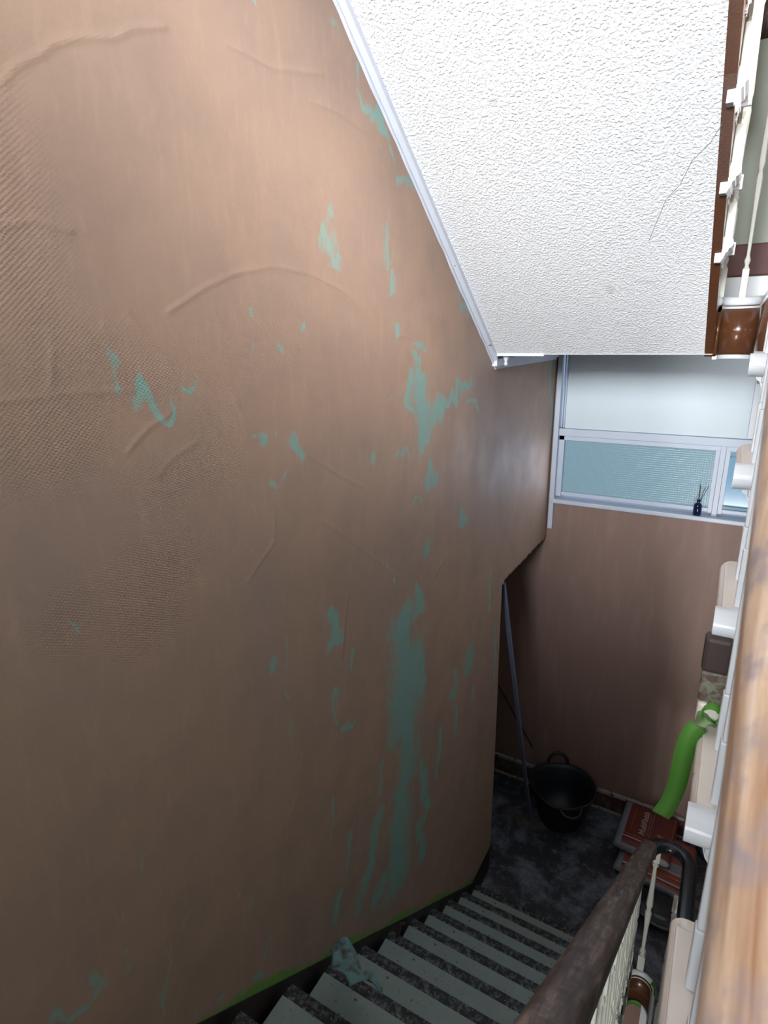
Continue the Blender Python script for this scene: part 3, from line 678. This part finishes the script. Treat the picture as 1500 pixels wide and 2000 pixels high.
# ------------------------------------------------------------------ green masking tape
def ribbon(bm, pts, w, wd, mi=0, th=.0006):
    pts = [Vector(p) for p in pts]; wd = Vector(wd).normalized(); vs = []
    for i, p in enumerate(pts):
        tdir = (pts[min(i+1, len(pts)-1)]-pts[max(i-1, 0)]).normalized(); nn = tdir.cross(wd).normalized(); 
        wv = nn.cross(tdir).normalized()
        vs.append([bm.verts.new(p+wv*w/2+nn*th), bm.verts.new(p-wv*w/2+nn*th), bm.verts.new(p-wv*w/2-nn*th), bm.verts.new(p+wv*w/2-nn*th)])
    for i in range(len(vs)-1):
        for k in range(4):
            bm.faces.new((vs[i][k], vs[i][(k+1) % 4], vs[i+1][(k+1) % 4], vs[i+1][k])).material_index = mi
    bm.faces.new(vs[0][::-1]); bm.faces.new(vs[-1])
def smooth_path(p, n=6):
    p = [Vector(q) for q in p]; out = []
    for i in range(len(p)-1):
        a, b, c, d = p[max(i-1, 0)], p[i], p[i+1], p[min(i+2, len(p)-1)]
        for k in range(n):
            s = k/n; out.append(.5*((2*b)+(c-a)*s+(2*a-5*b+4*c-d)*s*s+(-a+3*b-3*c+d)*s**3))
    out.append(p[-1]); return out
tp = thing('masking_tape', 'long loose green tape strip hanging from a cream tread end into the well', 'tape', (1.075, .85, 3.07))
bm = B(); ribbon(bm, rel(tp.location, smooth_path([(1.071, .846, 3.072), (1.062, .842, 3.05), (1.058, .84, 3.01), (1.056, .845, 2.965), (1.050, .85, 2.925), (1.040, .85, 2.895)])), .026, (1, .15, .25)); obj('hanging_end', bm, M_tape, tp, True)
bm = B(); ribbon(bm, rel(tp.location, smooth_path([(1.090, .875, 3.078), (1.080, .858, 3.079), (1.071, .846, 3.073)])), .03, (.3, 1, .2)); obj('folded_length', bm, M_tapeback, tp, True)
bm = B(); ribbon(bm, rel(tp.location, [(1.085+.012*math.cos(a), .872, 3.088+.014*math.sin(a)) for a in np.linspace(.5, 6.0, 14)]), .032, (0, 1, .25)); obj('curl', bm, M_tape, tp, True)

# tape on the foot of the lower well fascia
t2 = thing('masking_tape', 'short band of green tape along the bottom of the lower brown curved fascia', 'tape', (WELL_X, 2.9, -.235))
bm = B(); wpp = well_pts(2.835, WELL_R-.018); sweep(bm, rel(t2.location, [(x, y, -.232) for x, y in wpp[2:11]]), [(.0008, -.018), (.0008, .018), (-.0008, .018), (-.0008, -.018)]); obj('tape_band', bm, M_tape, t2, True)
t3 = thing('masking_tape', 'small curled scrap of green tape stuck beside the foot of the landing baluster', 'tape', (1.07, 2.86, .0))
bm = B(); ribbon(bm, rel(t3.location, smooth_path([(1.068, 2.91, .004), (1.085, 2.885, -.01), (1.102, 2.855, .02), (1.112, 2.83, .03), (1.118, 2.80, .005)])), .022, (.4, .3, 1)); obj('tape_scrap', bm, M_tape, t3, True)

# ------------------------------------------------------------------ things on the lower landing
tb = thing('rubber_tub', 'black flexible rubber tub with a floppy rim and loop handles standing against the window wall', 'tub', (.315, 3.835, 0))
bm = B(); n = 48
def ringz(r, z, wob): return [bm.verts.new((r*(1+.03*math.cos(2*a+.6))*math.cos(a), r*(1-.03*math.cos(2*a+.4))*math.sin(a), z+wob*(math.sin(2*a+.8)*.012+math.sin(5*a)*.004))) for a in np.linspace(0, 2*PI, n, endpoint=False)]
prof = [(.150, 0, 0), (.158, .02, 0), (.19, .15, .3), (.222, .27, .7), (.230, .30, 1), (.242, .305, 1), (.244, .32, 1), (.234, .323, 1), (.216, .29, 1), (.180, .15, .3), (.146, .015, 0)]
rs = [ringz(*p) for p in prof]
for i in range(len(rs)-1):
    for k_ in range(n): bm.faces.new((rs[i][k_], rs[i][(k_+1) % n], rs[i+1][(k_+1) % n], rs[i+1][k_]))
bm.faces.new(rs[0][::-1]); bm.faces.new(rs[-1]); obj('tub_body', bm, M_rubber, tb, True)
def handle(a0, up_, out):
    c = Vector((.236*math.cos(a0), .236*math.sin(a0), .315)); tt = Vector((-math.sin(a0), math.cos(a0), 0)); oo = Vector((math.cos(a0), math.sin(a0), 0))
    pts = [c+tt*(.075*math.cos(q))+Vector((0, 0, up_*math.sin(q)))+oo*out*math.sin(q) for q in np.linspace(0, PI, 14)]
    bm = B(); sweep(bm, pts, [(.012*math.cos(a), .009*math.sin(a)) for a in np.linspace(0, 2*PI, 9)[:-1]], up=oo if abs(up_) > .03 else Vector((0, 0, 1))); return bm
obj('handle', handle(math.radians(112), .085, .01), M_rubber, tb, True)
obj('handle', handle(math.radians(-62), -.03, .065), M_rubber, tb, True)

def bar(name, a, b, w_, th_, m, label, cat):
    a, b = Vector(a), Vector(b); d = (b-a)
    bm = B(); box(bm, -w_/2, w_/2, -th_/2, th_/2, 0, d.length, .001)
    o = obj(name, bm, m); o.location = a; o.rotation_euler = d.to_track_quat('Z', 'Y').to_euler(); return tag(o, label, cat)
bar('straightedge', (.125, 3.70, .005), (-.022, 3.235, 2.15), .028, .016, M_lath, 'long blue-grey metal straightedge leaning beside the tub into the wall recess', 'straightedge')
bar('lath', (.02, 4.03, .40), (-.42, 4.02, 1.10), .010, .008, M_string, 'thin dark lath slanting behind the straightedge in the recess', 'lath')

def bag(name, label, loc, rz, L_, W_, H_, end_frac, m_main, mat_lines):
    g = thing(name, label, 'bag', loc, rz)
    bm = B(); nu, nv_ = 28, 24
    def P(u, v, top):
        ex = (1-abs(u)**5)**.45*(1-abs(v)**5)**.45
        nz_ = mnoise.noise(Vector((u*2.2+loc[0]*9, v*2.2, 4+top)))*.006
        zz = H_/2+(H_/2*ex+nz_*ex if top else -H_/2*ex)
        return (u*W_/2, v*L_/2, zz)
    T = [[bm.verts.new(P(-1+2*i/nu, -1+2*j/nv_, 1)) for j in range(nv_+1)] for i in range(nu+1)]
    Bt = [[None]*(nv_+1) for _ in range(nu+1)]
    for i in range(nu+1):
        for j in range(nv_+1):
            Bt[i][j] = T[i][j] if i in (0, nu) or j in (0, nv_) else bm.verts.new(P(-1+2*i/nu, -1+2*j/nv_, 0))
    for i in range(nu):
        for j in range(nv_):
            u = -1+2*(i+.5)/nu; v = -1+2*(j+.5)/nv_
            mi = 1 if u < -1+2*end_frac or v < -.9 else 0
            bm.faces.new((T[i][j], T[i+1][j], T[i+1][j+1], T[i][j+1])).material_index = mi
            try: bm.faces.new((Bt[i][j], Bt[i][j+1], Bt[i+1][j+1], Bt[i+1][j])).material_index = mi
            except ValueError: pass
    obj('paper_sack', bm, [m_main, M_bagwhite], g, True)
    for (x0, x1, y0, y1, mm) in mat_lines:
        bm = B(); box(bm, x0, x1, y0, y1, H_+.001, H_+.0025); obj('printed_stripe', bm, mm, g)
    return g
b1 = bag('plaster_bag', 'upper red and white paper plaster bag with white lettering on the landing', (.925, 3.835, .10), -.05, .46, .37, .11, .13, M_bagred,
    [(-.13, .16, -.135, -.131, M_printo), (-.13, .16, -.165, -.155, M_print), (.165, .168, -.1, .2, M_printo), (-.095, -.093, -.09, .14, M_printo), (.012, .0135, -.09, .12, M_print), (.028, .0295, -.10, .14, M_print)])
def lettering(s, size, loc, rz, m, parent, name='printed_lettering', shear=0):
    cu = bpy.data.curves.new(name, 'FONT'); cu.body = s; cu.size = size; cu.extrude = .0006; cu.align_x = 'CENTER'; cu.align_y = 'CENTER'; cu.shear = shear; cu.offset = .0008
    to = bpy.data.objects.new('tmp', cu); C.objects.link(to)
    bpy.context.view_layer.update()
    me = bpy.data.meshes.new_from_object(to.evaluated_get(bpy.context.evaluated_depsgraph_get()))
    bpy.data.objects.remove(to); o = bpy.data.objects.new(name, me); C.objects.link(o); me.materials.clear(); me.materials.append(m)
    o.parent = parent; o.location = loc; o.rotation_euler = (0, 0, rz); return o
lettering('MultiFinish', .056, (-.02, .02, .112), PI/2, M_print, b1, shear=.15)
lettering('//', .055, (.095, -.05, .112), PI/2, M_print, b1)
b2 = bag('plaster_bag', 'lower orange and white paper bag under the upper plaster bag, beneath the curled rail', (1.01, 3.74, .0), -.10, .50, .46, .10, .12, M_bagorange,
    [(-.18, .2, -.21, -.195, M_print), (-.1, .2, -.155, -.150, M_printo), (-.18, .2, -.115, -.10, M_print), (-.16, .2, -.10, -.02, M_bagwhite)])
bm = B(); r = bmesh.ops.create_icosphere(bm, subdivisions=3, radius=.075)
for v in bm.verts:
    v.co = Vector((v.co.x*1.1, v.co.y, max(v.co.z*.8, -.045)))*(1+.25*mnoise.noise(v.co*18))
o = obj('rag', bm, M_rubber, None, True); o.location = (1.33, 4.0, .052); tag(o, 'small crumpled black lump on the landing to the right of the plaster bags', 'rag')
bm = B(); r = bmesh.ops.create_icosphere(bm, subdivisions=4, radius=.14)
for v in bm.verts:
    v.co = Vector((v.co.x*1.1, v.co.y*.8, max(v.co.z*.45, -.05)))*(1+.3*mnoise.noise(v.co*9))
o = obj('rubbish_sack', bm, M_rubber, None, True); o.location = (1.08, 3.33, .055); tag(o, 'flattened black plastic sack on the landing just inside the curled handrail', 'sack')

# reed diffuser on the window sill
rdf = thing('reed_diffuser', 'small dark blue glass bottle with thin reeds on the white window sill', 'reed diffuser', (.95, FY-.012, 2.487))
bm = B(); lathe(bm, [(.021, 0), (.0235, .004), (.024, .06), (.021, .072), (.010, .082), (.009, .095), (.011, .096), (.011, .103), (.007, .103)], (0, 0, 0), 20); obj('bottle', bm, M_blue, rdf, True)
for dx, dy, L_ in ((-.004, .004, .20), (.002, .0, .19), (.026, .003, .185), (.045, .0, .20), (.001, .006, .195)):
    bm = B(); a = Vector((0, 0, .06)); b_ = Vector((dx, dy, L_)); 
    sweep(bm, [a, b_], [(.0017*math.cos(q), .0017*math.sin(q)) for q in np.linspace(0, 2*PI, 7)[:-1]], up=Vector((0, 1, 0))); obj('reed', bm, M_reed, rdf)

# crumpled scrim and scraps on the treads
bm = B(); nu, nv_ = 16, 22; g_ = []
for i in range(nu+1):
    row = []
    for j in range(nv_+1):
        u, v = i/nu, j/nv_; wdt = (.03+.11*math.sin(min(v*1.15, 1)*PI/2))*(1 if v < .75 else 1-(v-.75)*1.4)
        x = (u-.5)*wdt+v*.20; y = -v*.17+.05*(u-.5)
        row.append(bm.verts.new((x, y, .030*math.sin(u*PI)+.022*mnoise.noise(Vector((u*3, v*4, 2)))+.012*math.sin(v*9))))
    g_.append(row)
for i in range(nu):
    for j in range(nv_): bm.faces.new((g_[i][j], g_[i+1][j], g_[i+1][j+1], g_[i][j+1]))
o = obj('scrim_tape', bm, M_scrim, None, True); o.location = (.11, 1.215, AZ+.03-.0); o.rotation_euler = (math.radians(-38), 0, 0)
sm = o.modifiers.new('thickness', 'SOLIDIFY'); sm.thickness = .002
tag(o, 'crumpled piece of teal striped mesh lying over the worn treads near the wall', 'mesh scrap')
bm = B(); ribbon(bm, smooth_path([(0, 0, .0), (.012, .01, .025), (.006, .03, .045), (.03, .035, .06)]), .014, (1, -.3, .2))
o = obj('paper_scrap', bm, M_reed, None, True); o.location = (.06, AY+GO*3-.02, AZ-RISE*3+.002); tag(o, 'small curled brown paper scrap at the wall end of a worn tread', 'scrap')
